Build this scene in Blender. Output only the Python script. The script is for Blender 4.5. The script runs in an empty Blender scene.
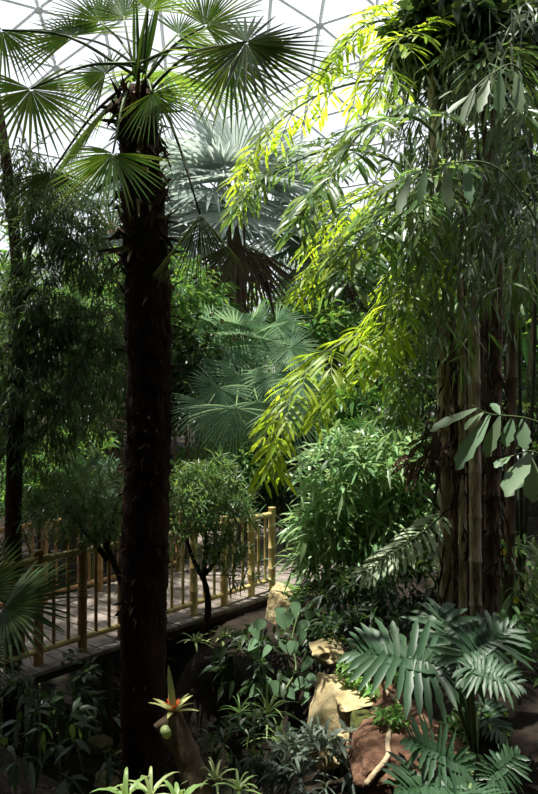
import bpy, math, random
from mathutils import Vector, Matrix, noise
random.seed(11)
R = random.random
def U(a, b): return a + (b - a) * random.random()
V = Vector
PI = math.pi
CAMZ, F = 2.5, 700.0
COL = bpy.context.scene.collection
def at(px, py, d):
    """point that the level camera at (0,0,2.5) sees at pixel (px,py) at distance d"""
    return V(((px - 269) / F * d, d, CAMZ - (py - 397) / F * d))

# ------------------------------------------------------------------ materials
def new_mat(name):
    m = bpy.data.materials.new(name); m.use_nodes = True
    nt = m.node_tree; nt.nodes.clear()
    return m, nt, nt.nodes.new('ShaderNodeOutputMaterial')
def leaf_mat(name, col, tcol=None, trans=.4, rough=.45, spec=.35, var=.3, hue=.03):
    m, nt, out = new_mat(name)
    N, L = nt.nodes.new, nt.links.new
    tcol = tcol or (min(1, col[0] * 2.2), min(1, col[1] * 2.0), col[2] * .8)
    g = N('ShaderNodeNewGeometry')
    def vary(c):
        h = N('ShaderNodeHueSaturation'); h.inputs['Color'].default_value = (*c, 1)
        mr = N('ShaderNodeMapRange'); mr.inputs['To Min'].default_value = 1 - var; mr.inputs['To Max'].default_value = 1 + var
        L(g.outputs['Random Per Island'], mr.inputs['Value']); L(mr.outputs[0], h.inputs['Value'])
        mul = N('ShaderNodeMath'); mul.operation = 'MULTIPLY'; mul.inputs[1].default_value = 7.31; L(g.outputs['Random Per Island'], mul.inputs[0])
        fr = N('ShaderNodeMath'); fr.operation = 'FRACT'; L(mul.outputs[0], fr.inputs[0])
        mh = N('ShaderNodeMapRange'); mh.inputs['To Min'].default_value = .5 - hue; mh.inputs['To Max'].default_value = .5 + hue
        L(fr.outputs[0], mh.inputs['Value']); L(mh.outputs[0], h.inputs['Hue'])
        return h
    b = N('ShaderNodeBsdfPrincipled'); b.inputs['Roughness'].default_value = rough
    b.inputs['Specular IOR Level'].default_value = spec
    L(vary(col).outputs[0], b.inputs['Base Color'])
    t = N('ShaderNodeBsdfTranslucent'); L(vary(tcol).outputs[0], t.inputs['Color'])
    mx = N('ShaderNodeMixShader'); mx.inputs[0].default_value = trans
    L(b.outputs[0], mx.inputs[1]); L(t.outputs[0], mx.inputs[2]); L(mx.outputs[0], out.inputs[0])
    return m
def rough_mat(name, cols, scale=6, rough=.85, bump=.5, stretch=(1, 1, 1), spec=.2, detail=6):
    m, nt, out = new_mat(name)
    N, L = nt.nodes.new, nt.links.new
    tc = N('ShaderNodeTexCoord'); mp = N('ShaderNodeMapping'); mp.inputs['Scale'].default_value = stretch
    L(tc.outputs['Object'], mp.inputs[0])
    nz = N('ShaderNodeTexNoise'); nz.inputs['Scale'].default_value = scale; nz.inputs['Detail'].default_value = detail; nz.inputs['Roughness'].default_value = .65
    L(mp.outputs[0], nz.inputs['Vector'])
    cr = N('ShaderNodeValToRGB'); e = cr.color_ramp.elements
    e[0].position = .3; e[1].position = .7
    e[0].color = (*cols[0], 1); e[1].color = (*cols[-1], 1)
    for i, c in enumerate(cols[1:-1]):
        k = cr.color_ramp.elements.new(.3 + .4 * (i + 1) / (len(cols) - 1)); k.color = (*c, 1)
    L(nz.outputs['Fac'], cr.inputs[0])
    b = N('ShaderNodeBsdfPrincipled'); b.inputs['Roughness'].default_value = rough; b.inputs['Specular IOR Level'].default_value = spec
    L(cr.outputs[0], b.inputs['Base Color'])
    bp = N('ShaderNodeBump'); bp.inputs['Strength'].default_value = bump; bp.inputs['Distance'].default_value = .03
    n2 = N('ShaderNodeTexNoise'); n2.inputs['Scale'].default_value = scale * 3; n2.inputs['Detail'].default_value = 4
    L(mp.outputs[0], n2.inputs['Vector']); L(n2.outputs['Fac'], bp.inputs['Height']); L(bp.outputs[0], b.inputs['Normal'])
    L(b.outputs[0], out.inputs[0])
    return m

M = {}
M['windmill'] = leaf_mat('windmill_leaf', (.06, .13, .035), (.30, .48, .06), .45, .4, .4)
M['windmill_dark'] = leaf_mat('windmill_old_shaded_leaf', (.045, .085, .03), (.14, .2, .05), .35, .4, .35)  # darker copy: old leaves, plus shade put into the colour of shaded fronds
M['greenfan'] = leaf_mat('green_fan_leaf', (.19, .33, .20), (.32, .48, .24), .38, .45, .4, .2)
M['silverfan'] = leaf_mat('silver_fan_leaf', (.36, .43, .40), (.46, .53, .45), .5, .6, .2, .15, .01)
M['dead'] = leaf_mat('dead_leaf', (.15, .11, .075), (.18, .12, .07), .3, .8, .1, .35, .02)
M['fishtail'] = leaf_mat('fishtail_sunlit_leaf', (.25, .37, .03), (.60, .78, .045), .55, .4, .35, .25, .02)  # yellow sunlight put into the leaf colour of the lit fronds
M['fishtail_green'] = leaf_mat('fishtail_green_leaf', (.09, .17, .05), (.28, .42, .08), .45, .35, .4, .3)  # green copy without the painted sunlight
M['greygreen'] = leaf_mat('greygreen_leaf', (.14, .22, .12), (.25, .36, .15), .35, .45, .3, .2)
M['palefern'] = leaf_mat('pale_fern_leaf', (.36, .47, .28), (.4, .5, .25), .35, .4, .4, .25)
M['bamboo_leaf'] = leaf_mat('bamboo_leaf', (.11, .16, .08), (.20, .28, .10), .3, .4, .4, .45)
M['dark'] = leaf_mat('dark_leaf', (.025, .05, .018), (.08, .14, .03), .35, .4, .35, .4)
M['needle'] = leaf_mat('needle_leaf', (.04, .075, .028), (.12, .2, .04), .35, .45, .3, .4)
M['podo'] = leaf_mat('podocarpus_leaf', (.085, .15, .055), (.2, .32, .07), .35, .4, .4, .4)
M['mid'] = leaf_mat('mid_leaf', (.07, .16, .04), (.22, .40, .06), .4, .4, .35, .35)
M['fresh'] = leaf_mat('fresh_leaf', (.11, .25, .06), (.28, .50, .08), .4, .35, .45, .3)
M['variegated'] = leaf_mat('shrub_leaf', (.22, .36, .16), (.32, .50, .16), .35, .35, .5, .4)
M['philo'] = leaf_mat('philodendron_leaf', (.040, .090, .042), (.09, .20, .055), .22, .46, .45, .15, .015)
M['heart'] = leaf_mat('heart_leaf', (.13, .24, .13), (.2, .34, .1), .3, .35, .5, .25)
M['strap'] = leaf_mat('strap_leaf', (.16, .28, .09), (.3, .45, .1), .35, .4, .4, .25)
M['palestrap'] = leaf_mat('pale_strap_leaf', (.27, .36, .15), (.42, .52, .2), .35, .4, .4, .2)
M['brom'] = leaf_mat('bromeliad_leaf', (.45, .5, .2), (.6, .62, .22), .4, .35, .4, .25)
M['brom_red'] = leaf_mat('bromeliad_bract', (.7, .16, .03), (.8, .25, .03), .4, .4, .4, .2)
M['banana'] = leaf_mat('banana_leaf', (.13, .30, .06), (.3, .55, .08), .45, .35, .4, .15)
M['paleground'] = leaf_mat('grey_groundcover_leaf', (.10, .135, .10), (.16, .2, .12), .3, .5, .3, .3)
M['moss'] = rough_mat('moss', [(.02, .025, .008), (.07, .08, .02), (.05, .05, .02)], 14, 1, .8)
M['bark_dark'] = rough_mat('dark_fibre_bark', [(.010, .006, .004), (.028, .015, .009), (.075, .036, .018)], 9, .95, .9, (1, 1, .35))
M['fibre'] = rough_mat('palm_fibre', [(.015, .009, .005), (.05, .027, .015), (.12, .07, .04)], 12, .95, .4, (1, 1, .4))
M['bark'] = rough_mat('grey_brown_bark', [(.05, .035, .022), (.14, .10, .065), (.22, .17, .11)], 8, .9, .6, (1, 1, .3))
M['cane'] = rough_mat('palm_cane', [(.05, .035, .02), (.42, .33, .21), (.74, .63, .47)], 9, .7, .7, (2, 2, .4))
M['cane_dark'] = rough_mat('dark_palm_cane', [(.03, .022, .012), (.13, .09, .05), (.30, .23, .14)], 7, .8, .8, (2, 2, .35))
M['petiole'] = rough_mat('green_stalk', [(.09, .14, .05), (.15, .2, .08)], 6, .5, .1)
M['petiole_dark'] = rough_mat('dark_stalk', [(.025, .03, .012), (.06, .07, .03)], 6, .6, .1)
M['bamboo'] = rough_mat('bamboo_pole', [(.34, .24, .08), (.52, .40, .16), (.60, .50, .24)], 7, .4, .1, (1, 1, .25), .45)
M['bamboo_brown'] = rough_mat('brown_bamboo', [(.16, .085, .03), (.28, .16, .06), (.36, .22, .09)], 7, .5, .1, (1, 1, .25), .35)  # browner bamboo: far railing and left end of the near one
M['plank'] = rough_mat('deck_plank', [(.11, .09, .075), (.19, .16, .135), (.25, .21, .18)], 5, .75, .3, (1, 1, 1), .25)
M['beam'] = rough_mat('deck_beam', [(.03, .022, .015), (.07, .055, .04)], 5, .8, .3)
M['rock'] = rough_mat('sandstone', [(.20, .15, .07), (.40, .32, .17), (.52, .44, .27)], 4, .9, .8)
M['rock_dark'] = rough_mat('mossy_stone', [(.06, .055, .03), (.15, .13, .06), (.25, .2, .11)], 5, .95, .9)
M['soil'] = rough_mat('soil', [(.008, .006, .004), (.018, .013, .009), (.035, .024, .016)], 9, .98, .8)
M['redsoil'] = rough_mat('red_brown_earth', [(.035, .018, .011), (.12, .062, .038), (.24, .14, .09)], 11, .98, .8)
M['root'] = rough_mat('pale_root', [(.30, .22, .13), (.5, .4, .27)], 12, .8, .4)
M['rope'] = rough_mat('rope', [(.2, .17, .1), (.34, .3, .2)], 60, .9, .4)
M['wall'] = rough_mat('concrete', [(.07, .07, .065), (.11, .11, .10)], 3, .9, .2)
M['strut'] = rough_mat('dome_strut', [(.6, .63, .63), (.75, .78, .78)], 3, .5, .05, (1, 1, 1), .4)
M['flower'] = leaf_mat('yellow_petal', (.75, .6, .05), (.8, .65, .05), .3, .5, .2, .1)
m, nt, out = new_mat('water'); b = nt.nodes.new('ShaderNodeBsdfPrincipled')
b.inputs['Base Color'].default_value = (.012, .014, .008, 1); b.inputs['Roughness'].default_value = .04; b.inputs['Specular IOR Level'].default_value = .8
nz = nt.nodes.new('ShaderNodeTexNoise'); nz.inputs['Scale'].default_value = 7; bp = nt.nodes.new('ShaderNodeBump'); bp.inputs['Strength'].default_value = .5; bp.inputs['Distance'].default_value = .05
nt.links.new(nz.outputs['Fac'], bp.inputs['Height']); nt.links.new(bp.outputs[0], b.inputs['Normal']); nt.links.new(b.outputs[0], out.inputs[0]); M['water'] = m
m, nt, out = new_mat('acrylic_pane')
tr = nt.nodes.new('ShaderNodeBsdfTransparent'); tr.inputs[0].default_value = (.95, .97, 1, 1)
tl = nt.nodes.new('ShaderNodeBsdfTranslucent'); tl.inputs[0].default_value = (.9, .93, 1, 1)
gl = nt.nodes.new('ShaderNodeBsdfGlossy'); gl.inputs['Roughness'].default_value = .05
m1 = nt.nodes.new('ShaderNodeMixShader'); m1.inputs[0].default_value = .10
m2 = nt.nodes.new('ShaderNodeMixShader'); m2.inputs[0].default_value = .04
nt.links.new(tr.outputs[0], m1.inputs[1]); nt.links.new(tl.outputs[0], m1.inputs[2])
nt.links.new(m1.outputs[0], m2.inputs[1]); nt.links.new(gl.outputs[0], m2.inputs[2]); nt.links.new(m2.outputs[0], out.inputs[0]); M['pane'] = m

# ------------------------------------------------------------------ mesh builder
ORG = {}
class MB:
    def __init__(s): s.v = []; s.f = []
    def add(s, vs, fs):
        k = len(s.v); s.v += vs; s.f += [tuple(i + k for i in f) for f in fs]
    def build(s, name, mat, parent=None, label=None, smooth=True, org=None):
        o0 = ORG[parent.name] if parent else (org or V((0, 0, 0)))
        me = bpy.data.meshes.new(name)
        me.from_pydata([tuple(v - o0) for v in s.v], [], s.f); me.update()
        me.materials.append(M[mat])
        if smooth: me.polygons.foreach_set('use_smooth', [True] * len(me.polygons))
        o = bpy.data.objects.new(name, me); COL.objects.link(o)
        if parent: o.parent = parent
        else: o.location = o0
        ORG[o.name] = o0
        if label: o['label'] = label
        return o
def tag(o, label, cat, group=None):
    o['label'] = label; o['category'] = cat
    if group: o['group'] = group
    return o
def thing(name, label, cat, base, group=None):
    o = bpy.data.objects.new(name, None); COL.objects.link(o); o.empty_display_size = .1
    o.location = base; ORG[o.name] = V(base)
    return tag(o, label, cat, group)
def structure(name, mb, mat, smooth=False):
    o = mb.build(name, mat, smooth=smooth); o['kind'] = 'structure'; return o
def copy_tree(o, parent=None):
    c = o.copy(); COL.objects.link(c)
    if parent: c.parent = parent
    for ch in [x for x in o.children]: copy_tree(ch, c)
    return c
def curve(pts, n=12):
    """Catmull-Rom through pts"""
    p = [V(a) for a in pts]
    if len(p) == 2: return [p[0].lerp(p[1], i / n) for i in range(n + 1)]
    p = [p[0] * 2 - p[1]] + p + [p[-1] * 2 - p[-2]]
    out = []; m = len(p) - 3
    for i in range(n + 1):
        u = i / n * m; k = min(int(u), m - 1); t = u - k
        a, b, c, d = p[k:k + 4]
        out.append(.5 * ((2 * b) + (c - a) * t + (2 * a - 5 * b + 4 * c - d) * t * t + (3 * b - a - 3 * c + d) * t ** 3))
    return out
def frame(d):
    d = d.normalized(); u = V((0, 0, 1)) if abs(d.z) < .95 else V((1, 0, 0))
    s = d.cross(u).normalized(); return s, s.cross(d).normalized()
def tube(mb, pts, rad, n=6, cap=True, jit=0):
    m = len(pts); vs = []; fs = []
    for i, p in enumerate(pts):
        d = pts[min(i + 1, m - 1)] - pts[max(i - 1, 0)]
        if d.length < 1e-6: d = V((0, 0, 1))
        s, u = frame(d); r = rad[i] if isinstance(rad, list) else rad
        for k in range(n):
            a = 2 * PI * k / n; q = r * (1 + (U(-jit, jit) if jit else 0))
            vs.append(p + s * math.cos(a) * q + u * math.sin(a) * q)
    for i in range(m - 1):
        for k in range(n):
            k2 = (k + 1) % n; fs.append((i * n + k, i * n + k2, i * n + n + k2, i * n + n + k))
    if cap: fs += [tuple(range(n))[::-1], tuple((m - 1) * n + k for k in range(n))]
    mb.add(vs, fs)
def taper(a, b, n): return [a + (b - a) * i / n for i in range(n + 1)]
def box(mb, c, ax, ay, az):
    vs = [c + ax * i + ay * j + az * k for i in (-1, 1) for j in (-1, 1) for k in (-1, 1)]
    mb.add(vs, [(0, 1, 3, 2), (4, 6, 7, 5), (0, 4, 5, 1), (2, 3, 7, 6), (0, 2, 6, 4), (1, 5, 7, 3)])
def bamboo(mb, a, b, r, step=.28, n=10):
    d = b - a; L = d.length; k = max(1, round(L / step)); pts = []; rad = []
    for i in range(k):
        for t, q in ((.0, 1.1), (.035, 1.14), (.07, 1.0), (.5, .97), (.95, 1.0)):
            pts.append(a + d * ((i + t) / k)); rad.append(r * q)
    pts.append(b.copy()); rad.append(r * 1.05)
    tube(mb, pts, rad, n)
G = V((0, 0, -1))
LANCE = [(0, .06, .06), (.22, .42, .42), (.5, .5, .5), (.8, .26, .26), (1, .02, .02)]
SHORT = [(0, .08, .08), (.35, .5, .5), (1, .02, .02)]
STRAP = [(0, .5, .5), (.25, .48, .48), (.5, .42, .42), (.75, .3, .3), (.92, .14, .14), (1, .01, .01)]
OVATE = [(0, .06, .06), (.15, .4, .4), (.4, .5, .5), (.7, .36, .36), (1, .02, .02)]
HEART = [(-.12, .3, .3), (.02, .48, .48), (.25, .52, .52), (.55, .4, .4), (.82, .18, .18), (1, .01, .01)]
FISH = [(0, .06, .06), (.3, .3, .26), (.6, .5, .42), (.82, .5, .28), (.93, .30, .30), (1.04, .16, .04)]
def leaf(mb, p, d, n, L, W, prof=LANCE, droop=.25, fold=.12, curl=0):
    d = d.normalized(); s = d.cross(n)
    if s.length < 1e-3: s = frame(d)[0]
    s.normalize(); n = s.cross(d)
    vs = []; fs = []
    for (t, a, b) in prof:
        c = p + d * (L * t) + G * (droop * L * t * abs(t)) + n * (curl * L * t * t)
        h = n * (fold * W * (a + b))
        vs += [c - s * (W * a) + h, c, c + s * (W * b) + h]
    for i in range(len(prof) - 1):
        k = i * 3; fs += [(k, k + 1, k + 4, k + 3), (k + 1, k + 2, k + 5, k + 4)]
    mb.add(vs, fs)
def rdir(zmin=-1.0):
    while True:
        v = V((U(-1, 1), U(-1, 1), U(-1, 1)))
        if .05 < v.length < 1 and v.z / v.length >= zmin: return v.normalized()
def cluster(mb, c, r, n, L, W, prof=LANCE, k=6, droop=.3, tw=.25, zmin=-.5, stem=None, hang=.2, inner=.35):
    """n leafy twigs filling an ellipsoid"""
    for _ in range(n):
        u = rdir(zmin); q = U(inner, 1) ** .6
        p = c + V((u.x * r[0], u.y * r[1], u.z * r[2])) * q
        td = (u + rdir() * .6 + G * hang).normalized(); s, w = frame(td)
        if stem is not None: tube(stem, [p, p + td * tw], [.004, .002], 3, False)
        ph = U(0, 6.28)
        for i in range(k):
            t = (i + .5) / k; a = ph + i * 2.4
            o = s * math.cos(a) + w * math.sin(a)
            d = td * .7 + o * .8 + G * U(0, hang)
            leaf(mb, p + td * tw * t, d, (V((0, 0, 1)) + rdir() * .5 + td * -.2), L * U(.7, 1.15), W * U(.8, 1.15), prof, droop)
def fan(mb, H, tip, n0, n=34, spread=200, join=.42, droop=.12, cup=.08, fold=.5, jit=.08, wmax=.05):
    fd = tip - H; Rr = fd.length; fd.normalize()
    s = fd.cross(n0).normalized(); nn = s.cross(fd).normalized()
    sp = math.radians(spread); da = sp / n
    for i in range(n):
        a = -sp / 2 + da * (i + .5) + U(-.02, .02)
        d = fd * math.cos(a) + s * math.sin(a); q = -fd * math.sin(a) + s * math.cos(a)
        L = Rr * (.78 + .22 * math.cos(a * .5)) * U(1 - jit, 1 + jit * .4); dr = droop * U(.6, 1.6)
        vs = []; fs = []; wj = join * Rr * math.tan(da / 2) * 1.04
        rows = (.03, join * .5, join, join + (1 - join) * .35, join + (1 - join) * .75, 1)
        wj = min(wj, wmax * Rr)
        for j, t in enumerate(rows):
            r = t * L
            w = min(r * math.tan(da / 2) * 1.04, wmax * Rr) if t <= join else wj * (1, .82, .45, .04)[j - 2]
            c = H + d * r + nn * (-cup * Rr * (1 - (1 - t) ** 2) * (1 if abs(a) < 1.5 else .6)) + G * (dr * L * max(0, t - .25) ** 2 * 2)
            vs += [c - q * w + nn * (fold * w), c - nn * (fold * w), c + q * w + nn * (fold * w)]
        for j in range(len(rows) - 1):
            k = j * 3; fs += [(k, k + 1, k + 4, k + 3), (k + 1, k + 2, k + 5, k + 4)]
        mb.add(vs, fs)
def stalk(a, b, sag, r0, r1, n=8, side=V((0, 0, 0))):
    mb = MB(); tube(mb, curve([a, a.lerp(b, .5) + V((0, 0, sag)) + side, b], n), taper(r0, r1, n), 6); return mb
def frond_fan(root, crown, H, tip, n0, mat, sag=.1, pm='petiole', pr=.014, label=None, **kw):
    mb = MB(); fan(mb, H, tip, V(n0), **kw)
    o = mb.build('frond', mat, root, label, smooth=False)
    stalk(crown, H, sag, pr * 1.5, pr * .8).build('petiole', pm, o)
    return o
def pinnate(mb, pts, n, L, W, prof=LANCE, ang=55, droop=.3, start=.12, up=V((0, 0, 1)), vee=.2, jit=.1, endscale=.45, mids=1.0):
    """leaflets along both sides of a curve"""
    c = curve(pts, 40)
    for i in range(n):
        t = start + (1 - start) * (i + .5) / n; u = t * 40; k = min(int(u), 39); p = c[k].lerp(c[k + 1], u - k)
        d = (c[min(k + 1, 40)] - c[max(k - 1, 0)]).normalized()
        s = d.cross(up)
        if s.length < .05: s = frame(d)[0]
        s.normalize(); nn = s.cross(d).normalized()
        sc = (1 - (1 - endscale) * max(0, (t - .5) / .5) ** 1.5) * (.6 + .4 * min(1, t / .3)) * mids
        a = math.radians(ang) * (1 - .35 * t)
        for sg in (-1, 1):
            dd = d * math.cos(a) + s * sg * math.sin(a) + nn * vee + rdir() * jit
            leaf(mb, p, dd, nn + rdir() * jit * 2, L * sc * U(.85, 1.1), W * U(.85, 1.1), prof, droop)
def tapered_tube(pts, r0, r1, n=16, sides=7, jit=0):
    mb = MB(); tube(mb, curve(pts, n), taper(r0, r1, n), sides, True, jit); return mb

# ------------------------------------------------------------------ camera, light
cam = bpy.data.cameras.new('camera'); co = bpy.data.objects.new('camera', cam); COL.objects.link(co)
co.location = (0, 0, CAMZ); co.rotation_euler = (PI / 2, 0, 0)
cam.sensor_fit = 'VERTICAL'; cam.sensor_height = 36; cam.lens = 36 * F / 794; cam.clip_end = 300
sc = bpy.context.scene; sc.camera = co
sc.view_settings.view_transform = 'Standard'; sc.view_settings.look = 'None'; sc.view_settings.gamma = 1
sc.view_settings.use_curve_mapping = False; sc.view_settings.exposure = 0.2
try:
    sc.cycles.use_denoising = True; sc.cycles.max_bounces = 7; sc.cycles.diffuse_bounces = 3; sc.cycles.glossy_bounces = 3
    sc.cycles.transmission_bounces = 4; sc.cycles.transparent_max_bounces = 8; sc.cycles.sample_clamp_indirect = 6
except Exception: pass
w = bpy.data.worlds.new('world'); sc.world = w; w.use_nodes = True
nt = w.node_tree; nt.nodes.clear()
wo = nt.nodes.new('ShaderNodeOutputWorld'); bg = nt.nodes.new('ShaderNodeBackground')
sky = nt.nodes.new('ShaderNodeTexSky'); sky.sky_type = 'NISHITA'; sky.sun_disc = False; sky.sun_elevation = math.radians(58)
mixn = nt.nodes.new('ShaderNodeMix'); mixn.data_type = 'RGBA'; mixn.inputs[0].default_value = .82
sm = nt.nodes.new('ShaderNodeMix'); sm.data_type = 'RGBA'; sm.blend_type = 'MULTIPLY'; sm.inputs[0].default_value = 1
nt.links.new(sky.outputs[0], sm.inputs[6]); sm.inputs[7].default_value = (.12, .12, .12, 1)
nt.links.new(sm.outputs[2], mixn.inputs[6]); mixn.inputs[7].default_value = (.92, .94, 1, 1)
nt.links.new(mixn.outputs[2], bg.inputs[0]); bg.inputs[1].default_value = .95
nt.links.new(bg.outputs[0], wo.inputs[0])
SUN = V((-.17, .03, .985)).normalized()
sl = bpy.data.lights.new('sun', 'SUN'); sl.energy = 11.0; sl.angle = math.radians(.6); sl.color = (1, .95, .84)
so = bpy.data.objects.new('sun', sl); COL.objects.link(so); so.location = (3, 12, 30)
so.rotation_euler = SUN.to_track_quat('Z', 'Y').to_euler()

# ------------------------------------------------------------------ setting
def gs(x, m, s): return math.exp(-((x - m) / s) ** 2)
def ground(x, y):
    rx, ry = x + 1.0, y - 6.3
    s = -.76 * rx + .65 * ry; t = .65 * rx + .76 * ry          # along / across the channel
    fade = 1 / (1 + math.exp(-(s + 1.1) / .28))
    z = -.12 - 1.25 * math.exp(-(t / 1.15) ** 4) * fade
    z += .72 * gs(x, 1.45, .72) * gs(y, 4.8, 1.9) + .55 * gs(x, 3, 1.2) * gs(y, 5, 2.5)
    z += .45 * gs(x, -.55, .55) * gs(y, 3.7, .7) + .35 * gs(x, -2.4, .75) * gs(y, 4.0, 1.3)
    z += .95 / (1 + math.exp((y - 2.0) / .3))
    z += .05 * noise.noise(V((x * 1.3, y * 1.3, 0))) + .02 * noise.noise(V((x * 5, y * 5, 3)))
    z += max(0, .02 - z) * gs(x, -.62, .5) * gs(y, 7.0, .5)
    if y > 12: z += min(1.2, (y - 12) * .08)
    return z
mb = MB(); NX, NY = 150, 170
ys = [-6 + 46 * (j / NY) ** 1.0 for j in range(NY + 1)]
vs = []
for j in range(NY + 1):
    for i in range(NX + 1):
        x = -27 + 54 * i / NX
        u = (i / NX - .5) * 2; x = 27 * (abs(u) ** 1.9) * (1 if u > 0 else -1)
        v = j / NY; y = -6 + 46 * v ** 1.7
        vs.append(V((x, y, ground(x, y))))
mb.add(vs, [(j * (NX + 1) + i, j * (NX + 1) + i + 1, (j + 1) * (NX + 1) + i + 1, (j + 1) * (NX + 1) + i) for j in range(NY) for i in range(NX)])
structure('floor', mb, 'soil', True)

# dome: triangulated frame and acrylic panes
import bmesh
bm = bmesh.new(); bmesh.ops.create_icosphere(bm, subdivisions=5, radius=26)
DC = V((0, 12, -9))
rot = Matrix.Rotation(.35, 3, 'Z') @ Matrix.Rotation(.3, 3, 'X')
for v in bm.verts: v.co = rot @ v.co + DC
kill = [v for v in bm.verts if v.co.z < -.4]
bmesh.ops.delete(bm, geom=kill, context='VERTS')
pan = MB(); idx = {}
bm.verts.ensure_lookup_table()
for i, v in enumerate(bm.verts): idx[v] = i
pan.add([v.co.copy() for v in bm.verts], [tuple(idx[v] for v in f.verts) for f in bm.faces])
structure('ceiling', pan, 'pane')
fr = MB()
for e in bm.edges:
    a, b = e.verts[0].co, e.verts[1].co
    off = (DC - (a + b) / 2).normalized()
    tube(fr, [a + off * .08, b + off * .08], .055, 4, False)
for v in bm.verts:
    off = (DC - v.co).normalized()
    tube(fr, [v.co, v.co + off * .16], .14, 6)
structure('trim_1', fr, 'strut')
bm.free()
# low perimeter wall of the glasshouse and unseen walls and slab added to shade the foreground
mb = MB(); n = 72; rr = math.sqrt(26 ** 2 - 8.6 ** 2) + .3; vs = []; fs = []
for i in range(n):
    a = 2 * PI * i / n
    for q, z in ((rr, -.5), (rr, 1.0), (rr + .4, 1.0), (rr + .4, -.5)): vs.append(V((q * math.cos(a), 12 + q * math.sin(a), z)))
for i in range(n):
    j = (i + 1) % n
    for k in range(4): fs.append((i * 4 + k, j * 4 + k, j * 4 + (k + 1) % 4, i * 4 + (k + 1) % 4))
mb.add(vs, fs); structure('wall_back', mb, 'wall')
mb = MB(); box(mb, V((0, -2.2, 2.9)), V((8, 0, 0)), V((0, .15, 0)), V((0, 0, 3.4))); structure('shade_wall_front', mb, 'wall')  # added behind the viewer to block light from that side
mb = MB(); box(mb, V((0, .3, 6.4)), V((8.2, 0, 0)), V((0, 2.65, 0)), V((0, 0, .12))); structure('shade_slab', mb, 'wall')  # unseen slab overhead, added to cut the top light
for nm, sx in (('shade_wall_left', -1), ('shade_wall_right', 1)):  # side walls out of view, added to block low light
    mb = MB(); box(mb, V((sx * 8.05, 3.2, 2.9)), V((.15, 0, 0)), V((0, 5.4, 0)), V((0, 0, 3.4))); structure(nm, mb, 'wall')
# ------------------------------------------------------------------ boardwalk and bamboo railings
A0 = V((-1.84, 6.9, 0)); DV = V((.65, .76, 0)).normalized(); NV = V((-.76, .65, 0)).normalized()
def rail_pt(t, off=0, z=0): return A0 + DV * t + NV * off + V((0, 0, z))
bw = thing('boardwalk', 'weathered grey plank boardwalk crossing the dark gully behind the palm trunk', 'boardwalk', rail_pt(1.2, .8, -.12))
mb = MB(); t = -3.2
while t < 7.0:
    ext = 0 if t < 3.1 else min(1.6, (t - 3.1) * .9)
    c0 = -.16 ; c1 = 1.85 + ext
    box(mb, rail_pt(t, (c0 + c1) / 2, -.018 + U(-.003, .003)), DV * .066, NV * ((c1 - c0) / 2 + U(0, .012)), V((0, 0, .018)))
    t += .142
mb.build('planking', 'plank', bw, smooth=False)
for off in (-.06, .85, 1.75):
    mb = MB(); box(mb, rail_pt(1.6, off, -.085), DV * 4.9, NV * .04, V((0, 0, .047))); mb.build('beam', 'beam', bw, smooth=False)
for t in (-1.6, .3, 2.2, 4.2):
    for off in (.0, 1.7):
        p = rail_pt(t, off); z = ground(p.x, p.y) - .1
        mb = MB(); tube(mb, [V((p.x, p.y, z)), V((p.x, p.y, -.04))], .06, 8); mb.build('pile', 'beam', bw)
def railing(label, off, posts, t0, t1, mat, post_r, group=None):
    r = thing('bamboo_railing', label, 'railing', rail_pt((t0 + t1) / 2, off, 0))
    for t in posts:
        mb = MB(); bamboo(mb, rail_pt(t, off, 0), rail_pt(t, off, 1.07), post_r, .3, 12); mb.build('post', mat if t > 1.1 else 'bamboo_brown', r)
    for z, q in ((.98, .034), (.13, .03)):
        mb = MB(); bamboo(mb, rail_pt(t0, off, z), rail_pt(t1, off, z), q, .36); mb.build('top_rail' if z > .5 else 'bottom_rail', mat, r)
    for a, b in zip(posts, posts[1:]):
        k = max(1, round((b - a) / .155)) 
        for i in range(1, k):
            mb = MB(); t = a + (b - a) * i / k
            bamboo(mb, rail_pt(t, off, .13), rail_pt(t, off, .97), .018, .33, 8); mb.build('baluster', mat if t > 1.1 else 'bamboo_brown', r)
    return r
fr_ = railing('yellow bamboo railing along the near edge of the boardwalk, ending in two tall posts', 0, [-1.45, -.95, -.48, 0, .48, 1.0, 1.5, 2.0, 2.49, 2.89], -2.2, 2.89, 'bamboo', .047)
mb = MB(); tube(mb, curve([rail_pt(2.89, 0, 1.0), at(288, 526, 9.3), at(303, 541, 9.6)], 12), .011, 6); mb.build('hand_rope', 'rope', fr_, 'thin rope sloping down from the end post')
railing('brown bamboo railing along the far edge of the boardwalk', 1.65, [-1.8, -1.0, -.2, .6, 1.4, 2.2, 2.75], -2.4, 2.75, 'bamboo_brown', .042)

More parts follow.
